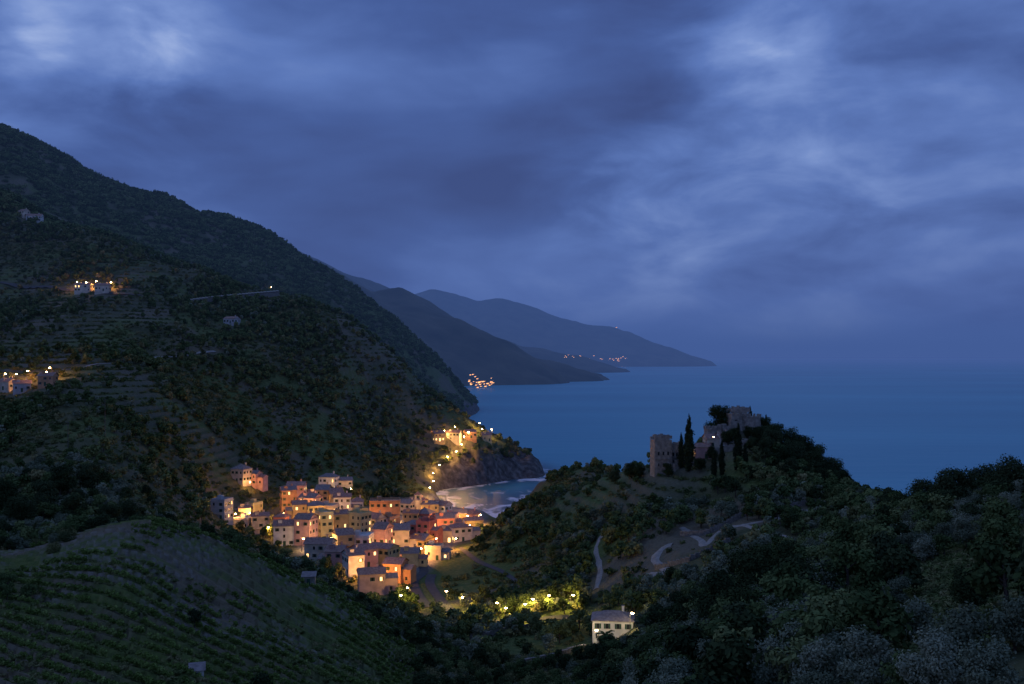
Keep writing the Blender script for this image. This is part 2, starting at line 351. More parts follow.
ridge('coastal_headland',[(330,300,13000),(400,298,13000),(432,289,13000),(455,293,13000),(478,301,13000),(500,298,13000),(520,303,13000),(540,309,13000),(560,317,13000),(580,323,13000),(612,327,13000),(630,337,13200),(636,348,13300),(639,361,13400)],2400,2000,25,130)
# ---------------------------------------------------------------- paths / roads
add_path('hill_path',[(648,575),(668,572),(655,560),(664,548),(672,545)],3.0,M_path)
add_path('hill_path',[(682,528),(700,540),(705,546),(722,530),(745,525),(772,520),(800,512),(835,510)],2.4,M_path)
add_path('hill_path',[(742,525),(765,532),(790,538),(798,548)],2.0,M_path)
add_path('hill_path',[(752,488),(780,494),(812,500),(850,505)],2.6,M_path)
add_path('hill_path',[(596,590),(600,570),(596,548),(606,528)],1.8,M_path)
add_path('valley_road',[(428,608),(418,595),(414,582),(424,572),(420,562)],4,M_road)
add_path('valley_road',[(455,615),(440,600),(430,585),(432,575)],4,M_road)
add_path('valley_road',[(440,618),(480,622),(520,622),(560,618),(600,622)],4.5,M_road)
add_path('valley_road',[(460,548),(478,562),(505,574),(520,585)],2.2,M_road)
add_path('hillside_road',[(60,372),(110,364),(160,358),(215,352)],2.6,M_path,off=.6)
add_path('hillside_road',[(0,283),(40,288),(90,292),(140,296)],5,M_road,off=.6)
# ---------------------------------------------------------------- houses
HOUSES=[]
def house(name,px,py,w,d,h,col,rot=None,roof='gable',lit=.25,floors=None,rm=0,D=None,dmin=300,wing=False):
    if D is None:x,y,z=hit(px,py,dmin)
    else:
        x=(px-CX)/F*D;y=D;z=gz(x,y)
    if rot is None:rot=random.uniform(-.6,.6)
    b=MB();W=6;fl=floors or max(1,int(h/3.0));base=-4
    b.box((0,0,(h+base)/2),(w,d,h-base),W)
    b.box((0,0,h+.12),(w+.5,d+.5,.24),4 if random.random()<.3 else W)
    rh=d*random.uniform(.2,.32);o=.5
    if roof=='gable':
        x0,x1,y0,y1=-w/2-o,w/2+o,-d/2-o,d/2+o;zt=h+.242
        b.face([(x0,y0,zt),(x1,y0,zt),(x1,0,zt+rh),(x0,0,zt+rh)],rm);b.face([(x1,y1,zt),(x0,y1,zt),(x0,0,zt+rh),(x1,0,zt+rh)],rm)
        b.face([(x0+o,y1-o,zt),(x0+o,y0+o,zt),(x0+o,0,zt+rh-.2)],W);b.face([(x1-o,y0+o,zt),(x1-o,y1-o,zt),(x1-o,0,zt+rh-.2)],W)
        b.face([(x0,y0,zt),(x0,y1,zt),(x1,y1,zt),(x1,y0,zt)],rm)
    elif roof=='hip':
        x0,x1,y0,y1=-w/2-o,w/2+o,-d/2-o,d/2+o;zt=h+.242;e=min(w,d)/2
        r0,r1=(x0+e,0,zt+rh),(x1-e,0,zt+rh)
        b.face([(x0,y0,zt),(x1,y0,zt),r1,r0],rm);b.face([(x1,y1,zt),(x0,y1,zt),r0,r1],rm);b.face([(x0,y1,zt),(x0,y0,zt),r0],rm);b.face([(x1,y0,zt),(x1,y1,zt),r1],rm)
        b.face([(x0,y0,zt),(x0,y1,zt),(x1,y1,zt),(x1,y0,zt)],rm)
    else:
        for s in(-1,1):
            b.box((s*(w/2-.1),0,h+.7),(.25,d-.5,.9),W);b.box((0,s*(d/2-.1),h+.7),(w+.05,.25,.9),W)
    if roof!='flat':
        b.box((w*.25,d*.12,h+rh+.5),(.7,.6,1.6),W);b.box((w*.25,d*.12,h+rh+1.38),(.9,.8,.15),rm)
        if random.random()<.35:
            b.box((-w*.2,-d*.2,h+rh*.6+.6),(1.8,1.8,1.5),W);b.box((-w*.2,-d*.2,h+rh*.6+1.42),(2.2,2.2,.16),rm)
    else:
        b.box((-w*.2,d*.15,h+1.3),(2.4,2.4,2.3),W);b.tube((w*.2,0,h),(w*.2,0,h+3),.05,.04,4)
    if wing:
        s=random.choice((-1,1));wh=h*random.uniform(.5,.75);ww=w*.5;wd=d*.75;cx=s*(w/2+ww/2-.05)
        b.box((cx,.4,(wh-4)/2),(ww,wd,wh+4),W)
        zt=wh+.01;x0,x1,y0,y1=cx-ww/2-.2,cx+ww/2+.4,.4-wd/2-.4,.4+wd/2+.4
        b.face([(x0,y0,zt),(x1,y0,zt),(x1,.4,zt+1.6),(x0,.4,zt+1.6)],1-rm);b.face([(x1,y1,zt),(x0,y1,zt),(x0,.4,zt+1.6),(x1,.4,zt+1.6)],1-rm);b.face([(x1,y0+.3,zt),(x1,y1-.3,zt),(x1,.4,zt+1.5)],W)
        for f in range(max(1,int(wh/3))):
            b.box((cx,.4-wd/2,f*3+1.8),(1,.08,1.4),5 if random.random()<lit else 2);b.box((cx,.4-wd/2-.04,f*3+1.0),(1.3,.2,.1),4)
    fh=h/fl
    def win(cx,cz,side,door=False):
        ww,wh=(.95,1.45) if not door else (1.3,2.4)
        L_=random.random()<lit
        def bx(u,dep,zz,su,sd,sz,m):
            if side in(0,2):
                s=-1 if side==0 else 1;b.box((u,s*(d/2+dep),zz),(su,sd,sz),m)
            else:
                s=-1 if side==3 else 1;b.box((s*(w/2+dep),u,zz),(sd,su,sz),m)
        bx(cx,.0,cz,ww,.06,wh,5 if L_ else (2 if not door else 3))
        bx(cx,.06,cz-wh/2-.07,ww+.3,.2,.1,4)
        if not door and random.random()<.7:
            for s in(-1,1):bx(cx+s*(ww/2+.24),.045,cz,.42,.07,wh,3)
    for side,ln in((0,w),(1,d),(3,d),(2,w)):
        k=max(1,int(ln/2.7))
        for f in range(fl):
            for i in range(k):
                if random.random()<.24:continue
                u=-ln/2+ln*(i+.5)/k+random.uniform(-.15,.15)
                if f==0 and i==k//2 and side==0:win(u,1.25,side,True)
                else:win(u,f*fh+fh*.55,side)
    if random.random()<.35 and h>8:
        b.box((0,-d/2-.5,fh+.0),(w*.5,1.0,.14),4)
        for i in range(9):b.tube((-w*.24+w*.48*i/8,-d/2-.95,fh+.07),(-w*.24+w*.48*i/8,-d/2-.95,fh+1.0),.025,.025,4,4)
        b.box((0,-d/2-.95,fh+1.02),(w*.5,.06,.05),4)
    wm=WALLS[col] if isinstance(col,int) else col
    me=b.mesh(name,HM+[wm]);o_=link(name,me,(x,y,z),rot);HOUSES.append((x,y,max(w,d)*.75));return o_
CRE,OCH,ORA,PIN,ROS,WHI,YEL,GRY=range(8)
TH=[(374,592,12,10,11,PIN),(352,577,10,9,9,CRE),(394,578,9,9,8,ORA),(337,566,10,10,10,ROS),(366,565,9,9,10,OCH),(386,562,11,9,9,PIN),(408,566,9,9,7,CRE),
(318,556,10,9,9,CRE),(346,553,9,10,11,ORA),(362,550,10,9,10,WHI),(382,549,9,9,11,PIN),(402,551,11,9,9,ROS),(421,553,10,10,8,OCH),(438,556,9,9,7,CRE),
(285,543,9,9,9,WHI),(302,543,9,9,11,PIN),(320,541,9,9,12,YEL),(338,539,10,9,11,OCH),(356,537,9,9,12,PIN),(374,538,9,9,10,CRE),(393,539,10,9,9,ORA),(412,540,9,9,9,ROS),(430,541,10,9,9,PIN),(447,543,9,9,8,CRE),(462,540,9,9,7,WHI),
(262,532,10,9,8,CRE),(247,528,10,9,8,WHI),(280,530,9,9,10,YEL),(298,528,9,9,13,OCH),(314,526,9,9,11,PIN),(330,526,9,9,13,CRE),(346,524,9,9,12,WHI),(363,525,9,9,10,YEL),(408,526,10,9,10,OCH),(425,528,9,9,9,CRE),(440,530,9,9,8,ROS),(456,530,10,9,7,PIN),(473,528,10,9,6,OCH),
(222,518,8,8,13,GRY),(243,517,9,9,8,CRE),(257,517,8,8,7,PIN),(290,515,9,9,11,ORA),(306,514,9,9,10,CRE),(322,513,9,9,12,PIN),(338,514,9,9,10,OCH),(355,513,9,9,10,WHI),(412,515,10,9,9,CRE),(428,517,10,9,7,OCH),(444,518,9,9,6,WHI),(459,521,10,9,6,ORA),(475,522,9,8,5,CRE),
(300,500,9,9,9,ROS),(316,503,9,8,7,CRE),(414,507,9,9,6,OCH),(325,494,14,9,10,WHI),(343,490,10,9,8,CRE),
(243,482,9,8,7,CRE),(256,486,9,8,6,ROS)]
for i,(px,py,w,d,h,c) in enumerate(TH):
    rf=['gable','gable','hip','gable','flat'][random.randrange(5)]
    g_=c==GRY
    if not g_ and random.random()<.4:c=random.choice([PIN,PIN,YEL,WHI,ROS,CRE,OCH])
    house('grey_apartment_block' if g_ else 'town_house',px+random.uniform(-5,5)*(not g_),py+random.uniform(-3,3),w*random.uniform(.65,1.2),d*random.uniform(.8,1.15),h*random.uniform(.68,1.2),c,roof='flat' if g_ else rf,rm=0 if random.random()<.65 else 1,lit=.12,wing=random.random()<.4 and not g_)
house('town_hall',385,531,16,12,16,ORA,rot=.1,roof='flat',lit=.2,dmin=300)
def bell_tower(px,D):
    x=(px-CX)/F*D;z=gz(x,D);b=MB()
    b.box((0,0,6.5),(3.8,3.8,21),6);b.box((0,0,17.15),(4.4,4.4,.3),4)
    for sx in(-1,1):
        for sy in(-1,1):b.box((sx*1.5,sy*1.5,18.6),(.8,.8,2.6),6)
    b.box((0,0,20.05),(4.4,4.4,.3),4);b.box((0,0,21.2),(4.0,4.0,2.0),0,top=.05);b.ball((0,0,18.5),.6,3)
    link('church_bell_tower',b.mesh('church_bell_tower',HM+[WALLS[CRE]]),(x,D,z-6),.2)
bell_tower(418,610)
for px,py,w,d,h,c in[(438,441,9,8,6,OCH),(454,440,11,8,6,CRE),(470,438,9,8,5,ORA),(486,441,8,8,5,YEL)]:
    house('clifftop_house',px,py,w,d,h,c,lit=.3,dmin=700)
for px,py,w,d,h,c in[(84,292,14,10,6,CRE),(103,292,12,9,5,CRE),(35,222,16,9,6,WHI),(24,217,10,8,6,CRE),(232,324,12,8,4,GRY),(22,392,10,8,5,GRY),(48,386,9,8,6,ORA),(8,390,9,8,5,CRE)]:
    house('hillside_house',px,py,w,d,h,c,lit=.08,dmin=450)
house('white_farmhouse',613,643,11.5,9,5.6,M_white,rot=-.12,roof='hip',lit=0,floors=2,rm=1,D=288)
def shed(name,px,D,w,d,h,wm,rot=.3):
    b=MB();x=(px-CX)/F*D;b.box((0,0,h/2-.5),(w,d,h+1),0);b.box((0,-d/2,h*.42),(.8,.1,h*.8),2)
    zt=h+.005;o=.25
    b.face([(-w/2-o,-d/2-o,zt),(w/2+o,-d/2-o,zt),(w/2+o,d/2+o,zt+.7),(-w/2-o,d/2+o,zt+.7)],1);b.face([(-w/2,d/2,h),(w/2,d/2,h),(w/2,d/2,h+.66),(-w/2,d/2,h+.66)],0)
    link(name,b.mesh(name,[wm,M_slate,M_shut]),(x,D,gz(x,D)),rot)
shed('vineyard_shed',197,150,2.0,1.8,1.5,M_white);shed('vineyard_shed',309,236,3,2.6,2.8,M_stone,.1)
# ---------------------------------------------------------------- lamps
def lampmesh():
    b=MB();b.tube((0,0,-.5),(0,0,5.6),.09,.06,0,8);b.tube((0,0,-.3),(0,0,.7),.16,.13,0,8)
    b.tube((0,0,5.5),(.5,0,5.95),.05,.04,0,6);b.tube((.5,0,5.95),(1.0,0,5.95),.04,.04,0,6)
    b.box((1.05,0,6.0),(.75,.42,.14),0,top=.6);b.ball((1.05,0,5.8),.38,1,8,6,.6)
    return b.mesh('street_lamp',[M_metal,M_lamp])
LM=lampmesh();LI={}
def lamp(px,py,e=1500,col=(1,.48,.14),dmin=300,D=None,sc=1):
    if D is None:x,y,z=hit(px,py,dmin)
    else:x=(px-CX)/F*D;y=D;z=gz(x,y)
    o=link('street_lamp',LM,(x,y,z),random.uniform(0,6.28),sc)
    k=(e,col)
    if k not in LI:
        l=bpy.data.lights.new('lamp_light','POINT');l.energy=e;l.color=col;l.shadow_soft_size=.35;LI[k]=l
    c=link('lamp_light',LI[k],(1.05,0,5.35),parent=o)
SOD=(1,.42,.10);WRM=(1,.56,.2)
for px,py in[(300,551),(330,549),(352,563),(376,556),(395,557),(418,560),(436,549),(455,549),(292,536),(311,534),(329,534),(347,532),(366,532),(400,533),(418,535),(436,536),(452,537),(468,535),(285,523),(303,521),(320,520),(350,520),(396,521),(404,521),(420,521),(436,524),(452,525),(466,525),(480,524),(313,505),(335,505),(300,508),(358,507),(420,511),(436,512),(250,523),(232,524),(268,538),(365,582),(385,585),(333,497),(350,497),(250,491)]:
    lamp(px+random.uniform(-2,2),py+1,random.choice([2200,4200,7500]),random.choice([SOD,SOD,WRM]))
for px,py in[(434,441),(444,440),(456,436),(470,441),(482,438),(492,438),(465,446),(460,454),(455,461),(446,467),(440,475),(434,484),(432,492),(428,499),(478,432)]:
    lamp(px,py,5500,(1,.5,.12),dmin=660,sc=1.3)
for px,py in[(505,625),(536,617),(548,612),(570,613),(460,613),(410,603),(401,612),(500,620),(522,622),(447,606)]:
    lamp(px,py,3000,(1,.66,.16),dmin=200)
lamp(598,650,1300,(1,.8,.5),D=277);lamp(630,650,800,(1,.8,.5),D=279)
for px,py in[(78,290),(88,291),(96,290),(110,291),(271,292),(44,384),(52,380),(30,383),(14,386),(4,386)]:
    lamp(px,py,5000 if px<200 else 900,SOD,dmin=450,sc=1.3)
lamp(716,441,500,WRM,D=426)
def village(name,cl):
    b=MB()
    for px,py,D,s in cl:
        x=(px-CX)/F*D;z=HC-(py-HY)/F*D
        b.box((x,D,z-4*s),(9*s,8*s,9*s),0);b.box((x,D,z+.9*s),(9.6*s,8.6*s,1.6*s),1,top=.3)
        b.box((x,D-4.05*s,z-3*s),(2.2*s,.2*s,2.4*s),2);b.box((x+3*s,D-4.05*s,z-3*s),(1.6*s,.2*s,2*s),2)
        b.tube((x+6*s,D-6*s,z-14*s),(x+6*s,D-6*s,z-2*s),.2*s,.15*s,0,5);b.ball((x+6*s,D-6*s,z-1.5*s),.75*s,2,6,4)
    link(name,b.mesh(name,[WALLS[CRE],M_roof,emis(name+'_glow',(1,.42,.12),5)]))
random.seed(3)
village('distant_village',[(random.gauss(480,6),random.gauss(383,2.2),3350,random.uniform(.5,1.0)) for _ in range(30)]+[(random.gauss(471,2),random.gauss(375,2),3350,.7) for _ in range(4)])
village('distant_village',[(random.gauss(573,6),random.gauss(356,1.3),6700,.75) for _ in range(9)]+[(random.uniform(530,552),random.uniform(363,367),6700,.6) for _ in range(5)])
village('distant_village',[(random.gauss(612,16),random.gauss(359,1.6),11500,1.8) for _ in range(22)]+[(616,327,12900,2.4)])
# ---------------------------------------------------------------- trees
def leaves(lobes,nl,ls,flat=1.0,shell=.45,asp=1.7):
    lob=np.array(lobes);w=lob[:,3]**2;w/=w.sum();k=rng.choice(len(lob),nl,p=w)
    d=rng.normal(size=(nl,3));d/=np.linalg.norm(d,axis=1)[:,None]
    r=lob[k,3]*(1-shell*rng.random(nl)**1.3);r*=1+.17*rng.normal(size=nl)
    c=lob[k,:3]+d*r[:,None]*np.array([1,1,flat])
    nrm=d+rng.normal(size=(nl,3))*.55+np.array([0,0,.35]);nrm/=np.linalg.norm(nrm,axis=1)[:,None]
    u=np.cross(nrm,rng.normal(size=(nl,3)));u/=np.linalg.norm(u,axis=1)[:,None];v=np.cross(nrm,u)
    s=ls*rng.uniform(.6,1.35,nl)[:,None]
    return np.stack([c-u*s*asp*.5,c-v*s*.5,c+u*s*asp*.5,c+v*s*.5],1).reshape(-1,3)
def tree_mesh(name,lobes,nl,ls,mat_,trunk=None,flat=1,shell=.45,asp=1.7):
    V=leaves(lobes,nl,ls,flat,shell,asp);Fq=np.arange(len(V)).reshape(-1,4);mi=np.zeros(len(Fq),int)
    if trunk:
        b=MB()
        for t in trunk:b.tube(t[0],t[1],t[2],t[3],0,6,cap=False)
        tv=np.array(b.v);tf=np.array([f for f in b.f if len(f)==4])+len(V)
        V=np.vstack([V,tv]);Fq=np.vstack([Fq,tf]);mi=np.r_[mi,np.ones(len(tf),int)]
    return npmesh(name,V,Fq,[mat_,M_bark],mi)
def broad(name,nl,ls,m,H=6,R=2.6,seed=0,nlobe=14):
    r=random.Random(seed);lob=[];tr=[((0,0,-.6),(.1,.05,H*.3),.22*H/6,.16*H/6),((.1,.05,H*.3),(.15,0,H*.6),.16*H/6,.08*H/6)]
    for i in range(nlobe):
        a=r.uniform(0,6.28);q=r.random()**.6*R*.72;z=H*r.uniform(.32,.88);q*=1-.45*max(0,(z/H-.55)/.4)
        c=(math.cos(a)*q,math.sin(a)*q,z);lob.append((*c,R*r.uniform(.25,.46)))
        if i%2==0:tr.append(((.1,.05,H*r.uniform(.2,.45)),c,.08*H/6,.02))
    return tree_mesh(name,lob,nl,ls,m,tr,flat=.85)
def mkcoll(name,meshes):
    c=bpy.data.collections.new(name)
    for i,me in enumerate(meshes):
        o=bpy.data.objects.new(me.name,me);c.objects.link(o)
    return c
lo_tree=mkcoll('woodland_tree_kinds',[broad('far_tree',300,.68,M_leaf if i<3 else M_scrub,5.5,2.7,i,11) for i in range(4)]+[broad('far_olive',260,.55,M_olive,4.2,2.4,40+i,10) for i in range(1)])
lo_bush=mkcoll('scrub_bush_kinds',[tree_mesh('scrub',[(random.uniform(-1.2,1.2),random.uniform(-1.2,1.2),random.uniform(.2,1.1),random.uniform(.6,1.1)) for _ in range(6)],150,.48,[M_scrub,M_leaf,M_scrub][i]) for i in range(3)])
far_clump=mkcoll('far_canopy_kinds',[tree_mesh('far_canopy',[(random.uniform(-5,5),random.uniform(-5,5),random.uniform(.5,3),random.uniform(2,3.6)) for _ in range(9)],220,1.8,M_leaf) for i in range(3)])
olive_hi=[broad('olive_tree',4600,.15,M_olive,4.6,2.5,60+i,20) for i in range(3)]
M_dark=foliage('holm_oak_foliage',[(.02,.032,.015),(.035,.05,.02),(.045,.06,.028)],1.3)
oak_hi=[broad('holm_oak_tree',7000,.2,M_dark,7.5,3.4,180+i,24) for i in range(3)]
bush_hi=[tree_mesh('shrub',[(random.uniform(-1.3,1.3),random.uniform(-1.3,1.3),random.uniform(.2,1.3),random.uniform(.5,1.0)) for _ in range(10)],2000,.15,[M_scrub,M_olive][i%2]) for i in range(3)]
olive_md=mkcoll('olive_kinds',[broad('olive_mid',1000,.29,M_olive,4.4,2.4,100+i,14) for i in range(3)])
broad_md=mkcoll('broadleaf_kinds',[broad('broad_mid',1200,.34,M_leaf if i else M_dark,6.2,2.9,120+i,16) for i in range(3)])
hi_c=mkcoll('foreground_kinds',olive_hi)
bh_c=mkcoll('shrub_kinds',bush_hi)
vine_c=mkcoll('vine_kinds',[tree_mesh('vine',[(random.uniform(-.9,.9),random.uniform(-.2,.2),random.uniform(.5,1.3),random.uniform(.3,.45)) for _ in range(6)],120,.22,M_vine,[((0,0,-.2),(0,0,1.2),.03,.02)]) for i in range(3)])
gr_c=mkcoll('grass_kinds',[tree_mesh('tuft',[(random.uniform(-.5,.5),random.uniform(-.5,.5),.12,.2) for _ in range(7)],120,.09,M_grass,asp=3.5) for i in range(2)])
def scatter(name,X,Y,sc,coll,rz=None,sink=.1):
    N=len(X)
    if N==0:return
    z=bil(Z,X,Y)-sink;me=bpy.data.meshes.new(name);me.vertices.add(N);me.vertices.foreach_set('co',np.stack([X,Y,z],-1).astype(np.float32).ravel())
    a=me.attributes.new('scl','FLOAT','POINT');a.data.foreach_set('value',np.asarray(sc,np.float32))
    a=me.attributes.new('rot','FLOAT_VECTOR','POINT');rr=np.zeros((N,3),np.float32);rr[:,2]=rng.uniform(0,6.28,N) if rz is None else rz
    rr[:,0]=rng.normal(0,.06,N);a.data.foreach_set('vector',rr.ravel())
    me.update();o=link(name,me)
    g=bpy.data.node_groups.new(name+'_scatter','GeometryNodeTree')
    g.interface.new_socket('Geometry',in_out='INPUT',socket_type='NodeSocketGeometry');g.interface.new_socket('Geometry',in_out='OUTPUT',socket_type='NodeSocketGeometry')
    gi=g.nodes.new('NodeGroupInput');go=g.nodes.new('NodeGroupOutput');ip=g.nodes.new('GeometryNodeInstanceOnPoints');ci=g.nodes.new('GeometryNodeCollectionInfo')
    ci.inputs['Collection'].default_value=coll;ci.inputs['Separate Children'].default_value=True;ci.inputs['Reset Children'].default_value=True
    ip.inputs['Pick Instance'].default_value=True
    s=g.nodes.new('GeometryNodeInputNamedAttribute');s.data_type='FLOAT';s.inputs[0].default_value='scl'
    r=g.nodes.new('GeometryNodeInputNamedAttribute');r.data_type='FLOAT_VECTOR';r.inputs[0].default_value='rot'
    l=g.links.new;l(gi.outputs[0],ip.inputs['Points']);l(ci.outputs[0],ip.inputs['Instance']);l(s.outputs[0],ip.inputs['Scale']);l(r.outputs[0],ip.inputs['Rotation']);l(ip.outputs[0],go.inputs[0])
    md=o.modifiers.new('scatter','NODES');md.node_group=g;return o
def free(X,Y,rad=1.0,pad=2.0):
    ok=np.ones(len(X),bool)
    for x,y,r in HOUSES: ok&=((X-x)**2+(Y-y)**2)>(r*rad+.5)**2
    for p,w in PATHS:
        for x,y in p[::2]: ok&=((X-x)**2+(Y-y)**2)>(w*.5+pad)**2
    return ok
def samp(N,a0,a1,d0,d1):
    Y=np.sqrt(rng.uniform(d0**2,d1**2,N));return rng.uniform(a0,a1,N)*Y,Y
def info(X,Y):
    return CX+X/Y*F,bil(Z,X,Y)
X,Y=samp(60000,-.62,.62,285,1150);px,z=info(X,Y)
nn=fbm(X,Y,70,4,201);tm=bil(TM,X,Y);pt=bil(PT,X,Y)
castle_front=(px>590)&(px<755)&(Y<425)&(Y>300)
castle_top=(px>645)&(px<765)&(Y>408)&(Y<462)
valley=(px>400)&(px<500)&(Y>300)&(Y<600)&(z<16)
dens=np.where(nn>.47,.85,.28)*(1-.65*tm)
dens=np.where(castle_front,np.where(nn>.5,.6,.12),dens)
dens=np.where((px>755)&(Y>340)&(Y<480),.95,dens)
dens=np.where(valley,.2,dens)
ok=(z>5+ (px>415)*(Y>640)*10)&(pt<.1)&(rng.random(len(X))<dens)&~castle_top
ok&=~((px>430)&(px<500)&(Y>740)&(Y<900)&(rng.random(len(X))<.5))
ok&=~((px>205)&(px<290)&(Y>430)&(Y<600)&(rng.random(len(X))<.7))
ok[ok]&=free(X[ok],Y[ok],1.25)
X,Y,px=X[ok],Y[ok],px[ok];big=fbm(X,Y,40,3,203)
k=(big>.47)|(px>755)
scatter('hillside_woodland',X[k],Y[k],rng.uniform(.6,1.25,k.sum()),lo_tree)
scatter('hillside_scrub',X[~k],Y[~k],rng.uniform(.7,1.5,(~k).sum()),lo_bush)
X,Y=samp(60000,-.62,.2,330,1100);px,z=info(X,Y);tm=bil(TM,X,Y);pt=bil(PT,X,Y)
qq=z/st+.6*fbm(X,Y,60,2,65);fqq=qq-np.floor(qq)
ok=(z>7)&(pt<.1)&(((tm>.4)&(fqq<.3)&(rng.random(len(X))<.7))|((tm<.4)&(rng.random(len(X))<.35)))&~((px>425)&(Y>640)&(z<16))
ok[ok]&=free(X[ok],Y[ok],1.1);scatter('terrace_scrub',X[ok],Y[ok],rng.uniform(.35,.85,ok.sum()),lo_bush)
X,Y=samp(15000,-.62,0,1100,2100);px,z=info(X,Y);ok=(z>14)&(fbm(X,Y,110,4,207)>.26);scatter('mountain_forest',X[ok],Y[ok],rng.uniform(.5,1.15,ok.sum()),far_clump)
X,Y=samp(5200,-.6,.62,255,430);px,z=info(X,Y);nn=fbm(X,Y,38,3,211)
ok=(z>9)&(rng.random(len(X))<np.where(nn>.48,.6,.08))&(bil(PT,X,Y)<.1)&~((px>590)&(px<850)&(Y>300)&(nn<.56))
ok&=~((px>570)&(px<640)&(Y<300))
ok[ok]&=free(X[ok],Y[ok],1.2,3);X,Y=X[ok],Y[ok];k=rng.random(len(X))<.6
scatter('olive_grove',X[k],Y[k],rng.uniform(.7,1.3,k.sum()),olive_md);scatter('valley_trees',X[~k],Y[~k],rng.uniform(.6,1.2,(~k).sum()),broad_md)
X,Y=samp(4200,.05,.68,60,260);px,z=info(X,Y);nn=fbm(X,Y,24,3,221)
gr=(px>835)&(Y>62)&(Y<135)&(px<1100)
ok=(px>600+ (Y<110)*40)&(rng.random(len(X))<np.where(nn>.45,.75,.3))&~(gr&(rng.random(len(X))<.96))
X,Y=X[ok],Y[ok];k=rng.random(len(X))<.6
scatter('foreground_olive_grove',X[k],Y[k],rng.uniform(.55,1.0,k.sum()),hi_c);scatter('foreground_thicket',X[~k],Y[~k],rng.uniform(.5,1.1,(~k).sum()),broad_md)
X,Y=samp(9000,-.62,.1,95,275);px,z=info(X,Y);vm=vmask(X,Y);nn=fbm(X,Y,22,3,231)
ok=((vm<.5)|((px>250)&(Y<160)&(nn>.42))|((nn>.66)&(rng.random(len(X))<.3)))&(rng.random(len(X))<.5)
X,Y=X[ok],Y[ok];k=rng.random(len(X))<.35
scatter('knoll_shrubs',X[~k],Y[~k],rng.uniform(.6,1.4,(~k).sum()),bh_c);scatter('knoll_trees',X[k],Y[k],rng.uniform(.45,.8,k.sum()),broad_md)
X,Y=samp(56000,-.62,-.05,108,256);ph=vphase(X,Y);f_=ph-np.floor(ph);vm=vmask(X,Y);nn=fbm(X,Y,25,3,241)
ok=(vm>.6)&(np.abs(f_-.3)<.06)&(nn>.34)
X,Y=X[ok],Y[ok];scatter('vineyard_vines',X,Y,rng.uniform(.5,1.0,len(X)),vine_c,rz=math.atan2(-.42,1)+rng.normal(0,.12,len(X)),sink=.05)
X,Y=samp(26000,-.6,.66,60,200);px,z=info(X,Y);ok=((px>800)&(Y<150))|((px<440)&(Y>105)&(rng.random(len(X))<.25))
scatter('meadow_grass',X[ok],Y[ok],rng.uniform(.7,1.8,ok.sum()),gr_c,sink=0)
def cyp(name,seed,H=12,R=1.3,nl=4200):
    r=random.Random(seed);lob=[];k=26
    for i in range(k):
        t=i/(k-1);rr=R*(math.sin(math.pi*min(1,.12+t*.9))**.6)*(1-.45*t);a=r.uniform(0,6.28);q=rr*.28
        lob.append((math.cos(a)*q,math.sin(a)*q,H*(.06+.9*t),rr*r.uniform(.6,.9)+.1))
    return tree_mesh(name,lob,nl,.26,M_cyp,[((0,0,-1),(0,0,H*.5),.22,.12)],flat=1.3)
CY=[cyp('cypress_tree',i) for i in range(3)]
def put(name,me,px,D,sc):
    x=(px-CX)/F*D;link(name,me,(x,D,gz(x,D)-.3),random.uniform(0,6),sc)
for px,D,h in[(689,418,25),(681,424,16),(738,398,20),(722,400,15),(750,448,15),(766,449,15),(609,540,7),(616,545,6),(622,545,7),(602,545,7),(714,402,12),(745,394,12)]:
    s=h/12;put('cypress_tree',CY[random.randrange(3)],px,D,(s*(.95 if h>12 else 1.1),)*2+(s,))
for px,D,s in[(722,446,2.1),(786,425,1.9),(800,420,2.1),(815,418,2.0),(830,412,1.8),(843,408,1.4),(795,408,1.6),(812,402,1.6),(775,432,1.7),(826,398,1.3),(772,415,1.5),(757,418,1.2),(700,412,.9),(668,420,.8),(712,418,.9),(728,424,1.0),(765,438,1.5),(785,400,1.3),(850,402,1.0),(735,428,.9),(690,434,1.1),(672,440,1.2),(655,444,.9),(765,405,1.2),(775,392,1.1),(790,388,1.2),(806,385,1.0),(822,384,1.1),(752,410,1.0),(838,392,1.2),(765,422,1.3),(748,430,.8),(640,440,.9),(630,450,1.0),(615,458,.9)]:
    put('holm_oak_tree',oak_hi[random.randrange(3)],px,D,s)
for px,D,s in[(720,120,1.15),(750,135,1.2),(690,140,1.1),(790,150,1.0),(760,165,1.2),(970,92,.62),(905,215,1.0),(925,210,1.2),(955,190,1.3),(985,200,1.2),(1015,180,1.2),(890,240,1.0),(1000,170,.9),(940,170,.9),(735,110,.9),(20,330,1.6),(45,345,1.8),(75,330,1.5),(5,350,1.8),(110,335,1.3),(130,350,1.4),(155,330,1.1),(60,370,1.7),(90,380,1.5)]:
    put('holm_oak_tree',oak_hi[random.randrange(3)],px,D,s)
for px,D,s in[(640,100,1.0),(665,90,1.1),(780,75,.9),(820,72,1.0),(870,66,.9),(930,58,.8),(990,52,.7),(1015,60,.8),(840,90,.9),(800,100,1.0)]:
    put('olive_tree',olive_hi[random.randrange(3)],px,D,s)
b=MB()
for i in range(6):b.tube((.04*i*i*.3,0,i*.9-.5),(.04*(i+1)**2*.3,0,(i+1)*.9-.5),.24-.015*i,.22-.015*i,1,8,False)
